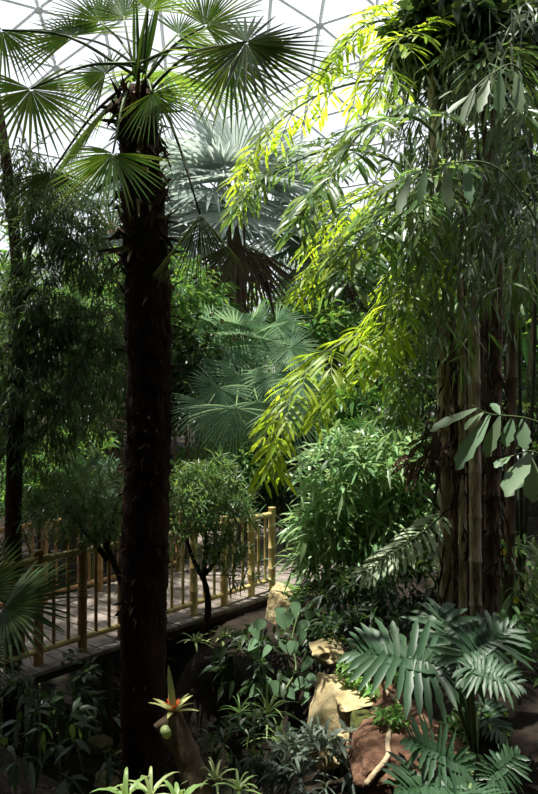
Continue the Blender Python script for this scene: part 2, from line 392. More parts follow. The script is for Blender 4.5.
# ------------------------------------------------------------------ windmill palm in front
base = V((-.79, 4.4, ground(-.79, 4.4)))
wp = thing('windmill_palm', 'tall windmill palm with a dark shaggy trunk in the left foreground', 'palm', base)
tp = [V((-.79, 4.4, base.z - .1)), at(143, 640, 4.4), at(146, 520, 4.4), at(149, 400, 4.4), at(146, 250, 4.4), at(139, 150, 4.4), at(137, 88, 4.4)]
tc = curve(tp, 110); mb = MB(); rad = []
for i, p in enumerate(tc):
    t = i / 110; r = .125 + .018 * math.sin(t * 5) + .012 * noise.noise(V((0, 0, t * 14)))
    if t > .55: r += .014
    if t > .93: r *= 1 - (t - .93) * 6
    rad.append(r)
tube(mb, tc, rad, 26, True, .09); trunk = mb.build('trunk', 'bark_dark', wp)
mb = MB()
for i in range(620):
    t = U(.02, .99); u = t * 110; k = min(int(u), 109); p = tc[k]; a = U(0, 2 * PI)
    o = V((math.cos(a), math.sin(a), 0)); r = rad[k]
    up = U(-.5, 1.3)
    leaf(mb, p + o * r * .93, o * U(.35, .8) + V((0, 0, up)) + rdir() * .2, o, U(.05, .15) * (.45 + .75 * t), U(.012, .035) * (.6 + .7 * t), SHORT, U(-.1, .4), .2)
for i in range(700):
    t = U(.02, 1); k = min(int(t * 110), 109); p = tc[k]; a = U(0, 2 * PI); o = V((math.cos(a), math.sin(a), 0))
    leaf(mb, p + o * rad[k] * .95, o * .7 + rdir() * .8 + G * .5, o, U(.04, .12), .004, SHORT, .4, 0)
mb.build('fibre', 'fibre', trunk)
mb = MB()
for i in range(150):
    t = U(.62, .985); k = int(t * 110); p = tc[k]; a = U(0, 2 * PI); o = V((math.cos(a), math.sin(a), 0))
    leaf(mb, p + o * rad[k] * .9, o * U(.3, .8) + V((0, 0, U(-.6, 1.2))) + rdir() * .2, o, U(.08, .2), U(.025, .05), STRAP, U(0, .5), .25)
mb.build('leaf_base', 'bark', trunk, 'pale broken leaf bases below the crown')
crown = at(138, 82, 4.4)
WF = [  # hub px, tip px, spread, normal, material, droop, sag
    ((31, 89, 4.2), (45, 152, 4.05), 270, (.2, -.85, .45), 'windmill', .08, .06),
    ((113, 153, 4.0), (68, 208, 3.8), 215, (-.2, -.8, .5), 'windmill', .08, .05),
    ((106, 73, 4.7), (44, 72, 4.8), 200, (0, -.85, .5), 'windmill', .10, .03),
    ((152, 93, 4.2), (202, 120, 4.1), 210, (.2, -.85, .4), 'windmill', .10, .05),
    ((232, 58, 3.9), (226, 128, 3.8), 260, (.1, -.9, .35), 'windmill', .06, .08),
    ((246, 42, 3.4), (336, 62, 3.3), 300, (.1, -.8, .55), 'windmill_dark', .05, .10),
    ((200, 214, 4.0), (199, 294, 3.95), 84, (-.1, -.95, .1), 'windmill_dark', .0, .12),
    ((72, 36, 4.8), (34, 4, 5.0), 220, (0, -.85, .5), 'windmill', .10, .05),
    ((178, 34, 4.9), (226, 14, 5.0), 200, (0, -.85, .4), 'windmill', .08, .05),
    ((124, 18, 4.6), (112, -50, 4.7), 130, (-.3, -.9, .1), 'windmill', .05, .0),
    ((148, 10, 4.2), (168, -55, 4.1), 140, (.3, -.9, .1), 'windmill', .05, .0),
    ((112, 100, 5.1), (58, 138, 5.6), 200, (0, -.8, .6), 'windmill', .15, .05),
    ((165, 70, 5.2), (190, 90, 5.9), 200, (0, -.7, .7), 'windmill', .15, .1),
    ((2, 30, 4.4), (-30, 80, 4.3), 250, (.2, -.8, .5), 'windmill', .1, .1),
    ((100, 22, 4.9), (70, -28, 5.0), 200, (0, -.85, .5), 'windmill', .1, .04),
    ((52, 172, 4.3), (14, 214, 4.1), 190, (-.2, -.8, .5), 'windmill_dark', .1, .06),
    ((205, 26, 4.4), (250, -30, 4.3), 200, (.2, -.85, .4), 'windmill', .08, .06),
]
for i, (h, tpx, spd, n0, mt, dr, sg) in enumerate(WF):
    frond_fan(wp, crown + V((U(-.05, .05), U(-.05, .05), U(-.1, .12))), at(*h), at(*tpx), n0, mt, sg, 'petiole' if mt == 'windmill' else 'petiole_dark', .0075,
              'dark old frond hanging straight down' if i == 6 else None, n=38, spread=spd, join=.33, droop=dr, cup=.1, fold=.45, wmax=.046)
mb = MB()
for k in range(12): leaf(mb, crown + V((U(-.04, .04), 0, 0)), V((U(-.22, .22), U(-.1, .2), 1)), V((0, -1, 0)), U(.4, .7), .022, LANCE, 0, .3)
mb.build('spear_leaf', 'windmill', wp)

# ------------------------------------------------------------------ fan palms behind the boardwalk
def fan_palm(name, label, bx, by, crown_p, nf, plen, rad_, mat, trunk_r, dead=6, zlo=-.4, pm='petiole', group=None, n=30, spread=230, droop=.2):
    b = V((bx, by, ground(bx, by)))
    r = thing(name, label, 'palm', b, group)
    mb = MB(); pts = curve([b - V((0, 0, .1)), b.lerp(crown_p, .5) + V((U(-.1, .1), 0, 0)), crown_p], 24)
    tube(mb, pts, [trunk_r * U(.9, 1.1) for _ in pts], 12, True, .06); mb.build('trunk', 'bark', r)
    for i in range(nf):
        az = i * 2.399963 + U(-.2, .2); el = zlo + (1.35 - zlo) * ((i + .5) / nf) ** .8
        d = V((math.cos(az) * math.cos(el), math.sin(az) * math.cos(el), math.sin(el)))
        H = crown_p + d * plen * U(.85, 1.15) + G * .15 * plen
        td = (d + G * U(.25, .7)).normalized()
        n0 = V((0, 0, 1)) * .5 + d * .7 + rdir() * .15
        frond_fan(r, crown_p, H, H + td * rad_ * U(.85, 1.1), n0, mat, .08, pm, .016, None, n=n, spread=spread, join=.4, droop=droop, cup=.08)
    for i in range(dead):
        az = i * 2.4; d = V((math.cos(az), math.sin(az), 0))
        H = crown_p + d * plen * .45 + G * plen * U(.5, .75)
        frond_fan(r, crown_p, H, H + (d * .25 + G).normalized() * rad_ * U(.85, 1.1), d, 'dead', .05, 'petiole_dark', .014, 'dried brown frond hanging against the trunk' if i == 0 else None, n=20, spread=130, join=.35, droop=0)
    return r
c = at(243, 358, 12.3)
gp = fan_palm('fan_palm', 'broad blue-green fan palm spreading its leaves behind the end of the bamboo railing', c.x, 12.3, c, 9, .7, .72, 'greenfan', .13, 0, .3, droop=.1)
for (hx, hy, hd) in ((212, 322, 11.9), (243, 314, 12.0), (276, 322, 11.9), (226, 348, 11.5), (258, 343, 11.4), (290, 348, 11.7), (202, 358, 11.7), (242, 376, 11.3), (274, 374, 11.4), (218, 388, 11.5), (258, 402, 11.5), (300, 378, 11.9), (236, 408, 11.7), (208, 405, 11.9), (285, 405, 11.9)):
    hd = 12.1 - (hy - 314) * .022; H = at(hx, hy, hd); o = V(((hx - 245) / 45, -.25, -(hy - 330) / 55 - .55)).normalized()
    frond_fan(gp, c, H, H + o * U(.62, .8), (U(-.25, .25), -.78, .62), 'greenfan', .06, 'petiole', .014, None, n=34, spread=250 if hy < 400 else 190, join=.36, droop=.10, cup=.06, wmax=.04)
for i in range(12):
    az = PI + PI * (i + .5) / 12 + U(-.1, .1); d = V((math.cos(az), math.sin(az), 0))
    H = c + d * .5 + G * U(.45, .95)
    frond_fan(gp, c, H, H + (d * .35 + G).normalized() * .95, d, 'windmill_dark', .05, 'petiole', .014, None, n=24, spread=120, join=.3, droop=.05, wmax=.03)
c = at(236, 212, 16)
fan_palm('silver_fan_palm', 'pale silvery fan palm rising tall behind the green fan palm', at(240, 300, 16).x, 16, c, 26, 1.45, 1.75, 'silverfan', .2, 4, -.35, droop=.12)
c = at(112, 232, 15)
fan_palm('skirted_fan_palm', 'fan palm with a grey and brown skirt of old leaves, left of the shaggy trunk', c.x, 15, c, 18, 1.1, 1.15, 'silverfan', .22, 10, -.5)
c = at(330, 255, 17)
fan_palm('thatch_palm', 'tall green fan palm far back behind the yellow fishtail leaves', c.x, 17, c, 16, 1.0, 1.1, 'greenfan', .14, 4, -.4)

# ------------------------------------------------------------------ generic bush / tree
def plant(name, label, cat, base, stems, clusters, leafp, mat, bark='bark', group=None, leafname='foliage'):
    """stems: list of (pts, r0, r1); clusters: (centre, radii, n)"""
    r = thing(name, label, cat, base, group)
    for pts, r0, r1 in stems: tapered_tube(pts, r0, r1).build('trunk' if r0 > .05 else 'stem', bark, r)
    for c, rr, n in clusters:
        tw = MB(); mb = MB(); cluster(mb, c, rr, n, **leafp)
        br = None
        if stems:
            s = stems[min(range(len(stems)), key=lambda i: (stems[i][0][-1] - c).length)][0]
            a = s[-1] if len(clusters) <= len(stems) else s[-1].lerp(s[-2], U(0, .5))
            tube(tw, curve([a, a.lerp(c, .5) + V((U(-.05, .05), U(-.05, .05), .05)), c], 8), taper(max(.008, stems[0][2] * .7), .006, 8), 6)
        br = tw.build('branch', bark, r)
        mb.build(leafname, mat, br)
    return r
def gb(x, y, dz=-.05): return V((x, y, ground(x, y) + dz))

# background trees far back (three builds, copied round the dome's edge)
protos = []
for k, (mt, L_, W_) in enumerate((('dark', .3, .11), ('mid', .34, .10), ('dark', .42, .07))):
    b = V((0, 0, 0)); cl = []
    for i in range(7):
        a = i * 2.4; q = U(.4, 1.5)
        cl.append((V((q * math.cos(a), q * math.sin(a), 1.2 + .62 * i)), (1.3, 1.3, .9), 95))
    protos.append(plant('background_tree', ('dense dark green tree in the far background against the glass dome', 'lighter mid green tree in the far background against the glass dome', 'narrow leaved dark tree in the far background against the glass dome')[k],
        'tree', b, [([V((0, 0, -.2)), V((.1, 0, 2)), V((0, .1, 4.2))], .13, .05)], cl, dict(L=L_, W=W_, prof=LANCE, k=6, droop=.35, tw=.5), mt, group=('dark background trees', 'mid green background trees', 'narrow leaved background trees')[k]))
spots = [(-10.5, 19, 1.1), (-8, 21.5, 1.2), (-5.6, 20, 1.0), (-3.6, 22.5, 1.1), (-1.5, 21, .95), (.8, 23, 1.05), (2.6, 20.5, 1.0), (4.6, 22, 1.25), (6.6, 19.5, 1.35), (8.8, 21, 1.4), (11, 19, 1.4), (3.6, 16, 1.0), (-7.2, 16.2, .9), (5.8, 14.5, 1.3)]
used = set()
for i, (x, y, s) in enumerate(spots):
    k = i % 3; o = protos[k] if k not in used else copy_tree(protos[k]); used.add(k)
    o.location = (x, y, ground(x, y)); o.scale = (s, s, s * U(.9, 1.1)); o.rotation_euler = (0, 0, U(0, 6.28))

def bush(name, label, cx, cy, d, rx, rz, n, mat, leafp, cat='shrub', ry=None, clusters=None, stems=3, bark='bark'):
    """shrub whose crown centre is seen at pixel (cx,cy) at distance d; rx, rz its half size in metres"""
    c = at(cx, cy, d); ry = ry or rx * .8; b = gb(c.x, d)
    st = []; cl = []
    for i in range(stems):
        a = 2 * PI * i / stems + .4
        e = c + V((rx * .45 * math.cos(a), ry * .45 * math.sin(a), rz * U(-.25, .3)))
        st.append(([b + V((.04 * math.cos(a), .04 * math.sin(a), 0)), b.lerp(e, .55) + V((U(-.06, .06), 0, 0)), e], .022, .012))
        cl.append((e, (rx * .62, ry * .62, rz * .68), n // stems))
    return plant(name, label, cat, b, st, cl, leafp, mat, bark)
P = lambda L, W, prof=LANCE, k=6, droop=.3, tw=.2, hang=.2, zmin=-.6, inner=.35: dict(L=L, W=W, prof=prof, k=k, droop=droop, tw=tw, hang=hang, zmin=zmin, inner=inner)

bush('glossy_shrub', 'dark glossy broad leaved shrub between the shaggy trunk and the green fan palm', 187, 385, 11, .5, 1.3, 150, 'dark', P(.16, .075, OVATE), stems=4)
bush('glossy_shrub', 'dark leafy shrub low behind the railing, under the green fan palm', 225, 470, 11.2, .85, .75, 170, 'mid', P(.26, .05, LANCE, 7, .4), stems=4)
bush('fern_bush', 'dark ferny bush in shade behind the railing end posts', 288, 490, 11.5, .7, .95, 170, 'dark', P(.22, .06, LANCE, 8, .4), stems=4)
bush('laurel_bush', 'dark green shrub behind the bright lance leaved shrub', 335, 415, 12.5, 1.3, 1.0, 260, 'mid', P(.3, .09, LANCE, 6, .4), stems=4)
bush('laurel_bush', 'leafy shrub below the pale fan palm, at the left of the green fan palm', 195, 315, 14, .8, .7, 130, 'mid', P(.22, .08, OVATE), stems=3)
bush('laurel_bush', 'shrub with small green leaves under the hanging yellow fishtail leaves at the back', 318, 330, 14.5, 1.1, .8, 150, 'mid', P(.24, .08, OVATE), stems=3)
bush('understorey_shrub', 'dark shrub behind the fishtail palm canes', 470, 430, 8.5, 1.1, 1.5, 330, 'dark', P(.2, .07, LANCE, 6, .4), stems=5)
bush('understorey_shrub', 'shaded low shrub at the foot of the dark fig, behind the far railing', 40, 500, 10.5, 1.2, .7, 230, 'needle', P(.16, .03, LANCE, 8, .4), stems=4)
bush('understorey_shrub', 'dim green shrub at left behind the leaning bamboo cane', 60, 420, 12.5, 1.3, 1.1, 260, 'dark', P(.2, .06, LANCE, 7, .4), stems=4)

# banana like leaves bright against the dome, at left
b = gb(at(70, 300, 13).x, 13); r = thing('banana_plant', 'bright green banana plant with broad leaves, far left behind the dark branches', 'plant', b)
tapered_tube([b, b + V((.1, 0, 1.8)), at(78, 320, 13)], .12, .07).build('stem', 'petiole', r)
for (px, py, dx) in ((48, 285, 0), (100, 268, .2), (110, 300, -.2), (70, 255, .3), (60, 325, -.3), (92, 325, -.2)):
    a = at(78, 318, 13); e = at(px, py, 13 + dx); mb = MB(); leaf(mb, a, e - a, V((0, -.7, .7)), (e - a).length * 1.25, .42, LANCE, .15, .12); mb.build('leaf', 'banana', r)

# ------------------------------------------------------------------ dark tree at far left
b = gb(at(12, 500, 6.4).x, 6.4)
tr = thing('weeping_fig', 'dark fine leaved tree at the left edge with drooping branches', 'tree', b)
tapered_tube([b, at(14, 480, 6.4), at(20, 330, 6.4), at(10, 190, 6.4), at(-10, 60, 6.5)], .085, .04, 24, 9, .05).build('trunk', 'bark_dark', tr)
for a, mpt, e, rr, n in (
    ((20, 340, 6.4), (50, 322, 6.2), (105, 316, 6.0), 32, 80), ((18, 300, 6.4), (40, 235, 6.2), (98, 252, 6.0), 30, 85), ((14, 230, 6.4), (35, 195, 6.2), (62, 215, 6.1), 32, 80),
    ((18, 360, 6.4), (60, 350, 6.3), (108, 372, 6.1), 36, 95), ((18, 380, 6.4), (40, 390, 6.5), (75, 408, 6.6), 36, 85), ((18, 320, 6.4), (30, 290, 6.3), (48, 300, 6.2), 36, 85),
    ((18, 400, 6.4), (0, 420, 6.5), (30, 440, 6.6), 36, 70), ((12, 220, 6.4), (20, 170, 6.5), (30, 170, 6.5), 30, 50), ((18, 350, 6.4), (5, 345, 6.3), (15, 365, 6.2), 34, 60)):
    mb = MB(); c_ = curve([at(*a), at(*mpt), at(*e)], 14); tube(mb, c_, taper(.022, .006, 14), 6); br = mb.build('branch', 'bark_dark', tr)
    mb = MB(); r0 = rr / F * 6.3
    cluster(mb, at(*e), (r0 * 1.2, r0, r0), n, .10, .016, LANCE, 9, .35, .14, -1, hang=.5)
    for q in c_[4:]: cluster(mb, q, (r0 * .7, r0 * .6, r0 * .55), n // 9, .10, .016, LANCE, 8, .4, .14, -1, hang=.6)
    mb.build('foliage', 'needle', br)

bush('broad_tree', 'dense tree in the left background behind the far railing, leaning over the boardwalk', 75, 352, 11.2, 1.5, .85, 560, 'needle', P(.17, .04, LANCE, 8, .35, .25), 'tree', stems=6)
bush('broad_tree', 'leafy mid green tree whose crown shows behind the shaggy palm trunk', 150, 300, 11.0, 1.0, .8, 260, 'mid', P(.16, .045, LANCE, 8, .35, .25), 'tree', stems=4)
# unseen fig branches added above the view to shade the boardwalk and gully
for (x, y, z, q) in ((-3.4, 8.3, 9.9, 1.3), (-3.2, 6.3, 9.0, 1.2), (-4.6, 7.4, 9.4, 1.2), (-2.7, 5.0, 8.3, .9), (-4.0, 5.0, 8.6, 1.1)):
    mb = MB(); c_ = curve([at(-10, 60, 6.5), V((-3.4, 6.6, 7.6)), V((x, y, z))], 14); tube(mb, c_, taper(.04, .01, 14), 6); br = mb.build('branch', 'bark_dark', tr)
    mb = MB(); cluster(mb, V((x, y, z)), (q, q, q * .5), 260, .17, .035, LANCE, 9, .35, .25, -1, hang=.4); mb.build('foliage', 'needle', br)
# small leaning trees and shrubs around the boardwalk
def lean_tree(name, label, stems, clusters, d, mat, lp, bark='bark_dark', r0=.05):
    b0 = at(*stems[0][0], d); b0.z = max(b0.z, ground(b0.x, b0.y) - .05) if True else 0
    b0 = V((b0.x, b0.y, ground(b0.x, b0.y) - .05)); r = thing(name, label, 'tree', b0); ends = []
    for i, s in enumerate(stems):
        pts = [at(x, y, d + .06 * j) for j, (x, y) in enumerate(s)]
        if i == 0: pts = [b0] + pts[0:]
        ends.append(pts[-1])
        tapered_tube(pts, r0 if i == 0 else r0 * .6, r0 * .5 if i == 0 else .01, 18, 8, .06).build('trunk' if i == 0 else 'branch', bark, r)
    for (x, y, rp, n) in clusters:
        mb = MB(); tw = MB(); q = rp / F * d; cc = at(x, y, d + U(-.15, .15)); cluster(mb, cc, (q, q * .9, q * .75), n, **lp); tube(tw, curve([min(ends, key=lambda e_: (e_ - cc).length), cc], 5), .006, 5)
        br = tw.build('twig', bark, r); mb.build('foliage', mat, br)
    return r
lean_tree('podocarpus', 'small crooked tree with feathery leaves in front of the bamboo railing', [[(206, 640), (208, 600), (203, 575)], [(204, 580), (192, 556), (182, 520)], [(203, 576), (216, 560), (228, 528)], [(203, 578), (206, 545), (204, 505)]],
    [(182, 515, 26, 60), (205, 500, 28, 65), (228, 520, 24, 55), (192, 540, 24, 45), (222, 548, 18, 30), (178, 490, 22, 40), (215, 480, 20, 35), (240, 500, 12, 18), (240, 575, 16, 20)], 7.1, 'podo', P(.13, .018, LANCE, 9, .12, .15, -.1, -.6))
lean_tree('podocarpus', 'bushy feathery tree hiding the railing just left of the shaggy trunk', [[(130, 640), (124, 590), (104, 540)], [(108, 560), (84, 530), (66, 510)], [(106, 550), (112, 525), (118, 500)]],
    [(70, 508, 30, 70), (100, 500, 32, 80), (118, 525, 26, 60), (90, 530, 26, 60), (50, 520, 22, 40)], 6.5, 'podo', P(.12, .017, LANCE, 9, .15, .15, -.05, -.6))
lean_tree('podocarpus', 'feathery shrub with pale leaf tips between the railing and the dark fig', [[(40, 560), (42, 500), (50, 470)]],
    [(40, 470, 34, 70), (75, 455, 32, 60), (20, 500, 28, 50), (60, 495, 28, 50)], 9.8, 'mid', P(.15, .024, LANCE, 9, .15, .18, -.05, -.6))
b = gb(at(45, 500, 10.8).x, 10.8); r = thing('bamboo_cane', 'single yellowish bamboo cane standing among the dark shrubs at left', 'bamboo', b)
mb = MB(); bamboo(mb, b, at(46, 405, 10.8), .055, .35); mb.build('culm', 'bamboo', r)
mb = MB(); cluster(mb, at(46, 400, 10.8), (.5, .5, .35), 35, .2, .03, LANCE, 7, .4, .25, -.5); mb.build('foliage', 'mid', r)

# ------------------------------------------------------------------ split leaf philodendron leaves
def philo_leaf(mb, H, tip, n0, nl=9, lob=.62, wmul=1.0, droop=.12):
    ax = tip - H; L = ax.length; ax.normalize(); s = ax.cross(V(n0)).normalized(); nn = s.cross(ax).normalized()
    leaf(mb, H, ax, nn, L * .97, L * .30, [(0, .3, .3), (.15, .5, .5), (.4, .5, .5), (.7, .4, .4), (1, .08, .08)], droop, .12)
    nl = 15
    for i in range(nl):
        t = -.08 + .98 * i / (nl - 1)
        ang = math.radians(142 - 112 * (i / (nl - 1)) ** .85)
        env = (.60 + .40 * math.sin(PI * min(1, (t + .14) / .75))) if t < .55 else (1 - .60 * (t - .55) / .4)
        for sg in (-1, 1):
            d = ax * math.cos(ang) + s * sg * math.sin(ang) + nn * U(.0, .28)
            p = H + ax * (L * max(0, t)) + G * (droop * L * max(0, t) ** 2)
            wv = [U(.8, 1.2) for _ in range(12)]
            lobe = [(0, .55, .55), (.2, .44 * wv[0], .44 * wv[1]), (.36, .36 * wv[2], .36 * wv[3]), (.52, .46 * wv[4], .40 * wv[5]), (.66, .36 * wv[6], .44 * wv[7]), (.80, .34 * wv[8], .30 * wv[9]), (.92, .16 * wv[10], .18 * wv[11]), (1.0, .02, .02)]
            leaf(mb, p, d, nn + rdir() * .34, L * lob * env * U(.88, 1.12), L * .104 * wmul * U(.85, 1.15), lobe, droop * 1.4 + U(0, .16), .2, U(-.1, .12))
def philodendron(label, base, leaves, mat='philo', trunk=None):
    r = thing('split_leaf_philodendron', label, 'plant', base)
    o0 = base + V((0, 0, .12))
    if trunk: tapered_tube(trunk, .05, .045, 10, 9, .08).build('trunk', 'bark', r); o0 = trunk[-1]
    for h, t, n0 in leaves:
        H = at(*h); mb = MB(); philo_leaf(mb, H, at(*t), n0); o = mb.build('leaf', mat, r)
        stalk(o0, H, .04, .016, .010, 8).build('petiole', 'petiole', o)
    return r
b = gb(at(475, 760, 3.9).x, 3.9, -.02)
philodendron('large split leaf philodendron with glossy deeply cut leaves in the right foreground', b,
    [((440, 668, 3.75), (354, 640, 3.8), (-.1, -.55, .85)), ((452, 665, 3.9), (440, 600, 4.25), (0, -.75, .6)), ((462, 660, 3.7), (512, 622, 3.8), (.15, -.6, .8)), ((470, 668, 3.6), (520, 680, 3.5), (.2, -.6, .8)),
     ((460, 768, 3.3), (406, 730, 3.25), (-.1, -.45, .9)), ((462, 790, 3.2), (396, 778, 3.05), (0, -.3, .95)), ((490, 778, 3.4), (520, 750, 3.4), (.1, -.6, .8)), ((480, 705, 4.2), (508, 735, 4.0), (.2, -.7, .7)), ((470, 790, 3.2), (500, 800, 3.0), (.1, -.4, .9))])
b = gb(at(92, 500, 9.3).x, 9.3)
philodendron('split leaf philodendron with blue-green leaves catching light behind the far railing', b, [((86, 478, 9.3), (100, 448, 9.1), (0, -.85, .5)), ((98, 470, 9.3), (118, 462, 9.1), (0, -.8, .6)), ((80, 470, 9.3), (62, 455, 9.1), (0, -.85, .5)), ((95, 486, 9.3), (110, 494, 9.0), (0, -.8, .6))], 'heart')
b = gb(at(345, 480, 11).x, 11)
philodendron('dim split leaf philodendron in the shade behind the lance leaved shrub', b, [((335, 440, 11), (320, 412, 10.9), (0, -.8, .6)), ((350, 435, 11), (372, 415, 10.9), (0, -.8, .6)), ((345, 445, 11), (345, 470, 10.6), (0, -.9, .4))], 'fresh')

# ------------------------------------------------------------------ fishtail palm clump
cb = gb(at(468, 600, 6.0).x, 6.0)
fp = thing('fishtail_palm', 'clump of fishtail palm canes with arching yellow-green fronds on the right', 'palm', cb)
for (x0, x1, x2, r0, d, yb) in ((446, 443, 436, .055, 6.0, 620), (463, 462, 458, .035, 5.9, 620), (476, 474, 470, .05, 5.75, 625), (491, 494, 498, .075, 6.1, 622), (484, 482, 486, .035, 6.2, 615), (455, 452, 440, .04, 6.3, 612), (508, 512, 520, .05, 6.4, 612)):
    a = at(x0, yb, d); a.z = ground(a.x, a.y) - .1; mb = MB()
    bamboo(mb, a, at(x1, 340, d), r0, .34, 12); cn = mb.build('cane', 'cane' if x0 in (476, 446, 463) else 'cane_dark', fp); mb = MB()
    tall = x0 in (446, 484, 455)
    up = curve([at(x1, 342, d), at(x2, 180, d), at(x2 - 6, 60, d)] if tall else [at(x1, 342, d), at((x1 + x2) / 2, 290, d), at(x2, 235, d)], 14); tube(mb, up, taper(r0 * .98, r0 * .6, 14), 10)
    mb.build('upper_cane', 'cane' if x0 in (476, 446, 463) else 'cane_dark', cn)
mb = MB()
for i in range(420):
    x = U(438, 506); y = U(330, 600); d = 5.95 + U(-.12, .25)
    leaf(mb, at(x, y, d), V((U(-.35, .35), U(-.5, .1), U(.2, 1))) if R() < .5 else V((U(-.4, .4), -.3, -1)), V((0, -1, .2)), U(.08, .28), U(.01, .03), SHORT, .3, .2)
mb.build('cane_fibre', 'fibre', fp, 'ragged brown fibre clinging to the canes')['kind'] = 'stuff'
def fishtail_frond(root, pts, nsec, slen, L, W, mat, nl=7, sang=62, droop=.35, hangs=.35, label=None, both=True, start=.18, up=V((0, 0, 1)), pr=.016):
    c = curve(pts, 40); mb = MB(); rm = MB(); tube(rm, c, taper(pr, pr * .3, 40), 6)
    for i in range(nsec):
        t = start + (1 - start) * (i + .6) / nsec; u = t * 40; k = min(int(u), 39); p = c[k].lerp(c[k + 1], u - k)
        d = (c[k + 1] - c[max(k - 1, 0)]).normalized(); s = d.cross(up); s = s.normalized() if s.length > .05 else frame(d)[0]
        sc = 1 - .55 * max(0, (t - .4) / .6); a = math.radians(sang) * (1 - .3 * t)
        for sg in ((-1, 1) if both else (1,)):
            dd = (d * math.cos(a) + s * sg * math.sin(a) + V((0, 0, .15)) + rdir() * .12).normalized()
            q = p + dd * slen * sc; e = [p, p.lerp(q, .5) + G * hangs * .15 * slen, q + G * hangs * slen * sc]
            tube(rm, curve(e, 6), taper(pr * .35, .003, 6), 4, False)
            pinnate(mb, e, max(3, round(nl * sc)), L, W * .74, FISH, 52, droop, .12, up, .1, .25, .7)
    pinnate(mb, pts[-2:], 4, L, W * .74, FISH, 45, droop, .4, up)
    o = mb.build('frond', mat, root, label); rm.build('rachis', 'petiole', o)
    return o
FP = [  # pixel polyline with depth, sections, secondary length, leaflet length / width, material
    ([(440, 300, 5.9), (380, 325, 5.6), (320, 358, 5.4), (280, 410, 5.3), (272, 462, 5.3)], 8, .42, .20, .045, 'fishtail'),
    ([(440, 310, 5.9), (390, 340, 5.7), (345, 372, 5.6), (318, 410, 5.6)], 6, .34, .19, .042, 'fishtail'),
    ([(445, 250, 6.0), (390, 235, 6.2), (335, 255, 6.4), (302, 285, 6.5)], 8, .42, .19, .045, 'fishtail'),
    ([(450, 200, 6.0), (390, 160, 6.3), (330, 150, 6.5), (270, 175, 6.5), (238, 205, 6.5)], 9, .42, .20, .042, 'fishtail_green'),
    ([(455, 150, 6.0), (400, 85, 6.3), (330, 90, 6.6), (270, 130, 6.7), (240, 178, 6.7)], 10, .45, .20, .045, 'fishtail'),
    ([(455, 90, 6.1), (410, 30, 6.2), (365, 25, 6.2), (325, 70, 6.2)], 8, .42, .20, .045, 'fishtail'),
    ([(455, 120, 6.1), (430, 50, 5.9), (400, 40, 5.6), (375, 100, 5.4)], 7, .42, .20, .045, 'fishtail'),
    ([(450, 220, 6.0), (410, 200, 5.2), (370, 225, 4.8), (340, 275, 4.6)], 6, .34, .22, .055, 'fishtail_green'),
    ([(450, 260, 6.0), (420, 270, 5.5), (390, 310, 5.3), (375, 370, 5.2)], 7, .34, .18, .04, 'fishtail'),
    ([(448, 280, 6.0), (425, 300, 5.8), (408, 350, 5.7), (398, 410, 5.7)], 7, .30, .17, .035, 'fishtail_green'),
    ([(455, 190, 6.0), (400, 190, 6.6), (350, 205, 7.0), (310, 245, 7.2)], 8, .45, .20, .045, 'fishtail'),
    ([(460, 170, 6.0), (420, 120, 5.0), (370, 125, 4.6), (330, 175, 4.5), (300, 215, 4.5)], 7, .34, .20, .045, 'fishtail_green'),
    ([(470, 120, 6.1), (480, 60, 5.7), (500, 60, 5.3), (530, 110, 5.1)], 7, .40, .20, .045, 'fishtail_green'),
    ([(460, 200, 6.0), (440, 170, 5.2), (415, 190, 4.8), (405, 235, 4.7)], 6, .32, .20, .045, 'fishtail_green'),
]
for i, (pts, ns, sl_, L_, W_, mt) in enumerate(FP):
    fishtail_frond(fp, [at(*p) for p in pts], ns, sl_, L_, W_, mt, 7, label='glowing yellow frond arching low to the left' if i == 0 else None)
mb = MB()
for i in range(26):
    a = at(U(430, 446), U(405, 440), 5.8); tube(mb, curve([a, a + V((U(-.1, .05), -.1, -.12)), a + V((U(-.22, 0), -.12, -U(.25, .45)))], 6), .006, 4)
    leaf(mb, at(U(405, 442), U(440, 470), 5.75), V((U(-1, .2), -.2, U(-.8, .1))), V((0, -1, .5)), U(.1, .2), .04, LANCE, .3, .2)
mb.build('dried_inflorescence', 'dead', fp, 'brown withered flower stalks and leaves')
# pale feathery frond in front of the lance leaved shrub
mb = MB(); pts = [at(446, 512, 6.0), at(425, 530, 5.7), at(395, 552, 5.5), at(362, 575, 5.4)]
pinnate(mb, pts, 22, .22, .035, FISH, 55, .3, .05, V((0, -.5, .85)), .15, .12, .5); o = mb.build('frond', 'palefern', fp, 'pale feathery frond low at the left of the canes')
tm = MB(); tube(tm, curve(pts, 20), taper(.01, .003, 20), 6); tm.build('rachis', 'petiole', o)

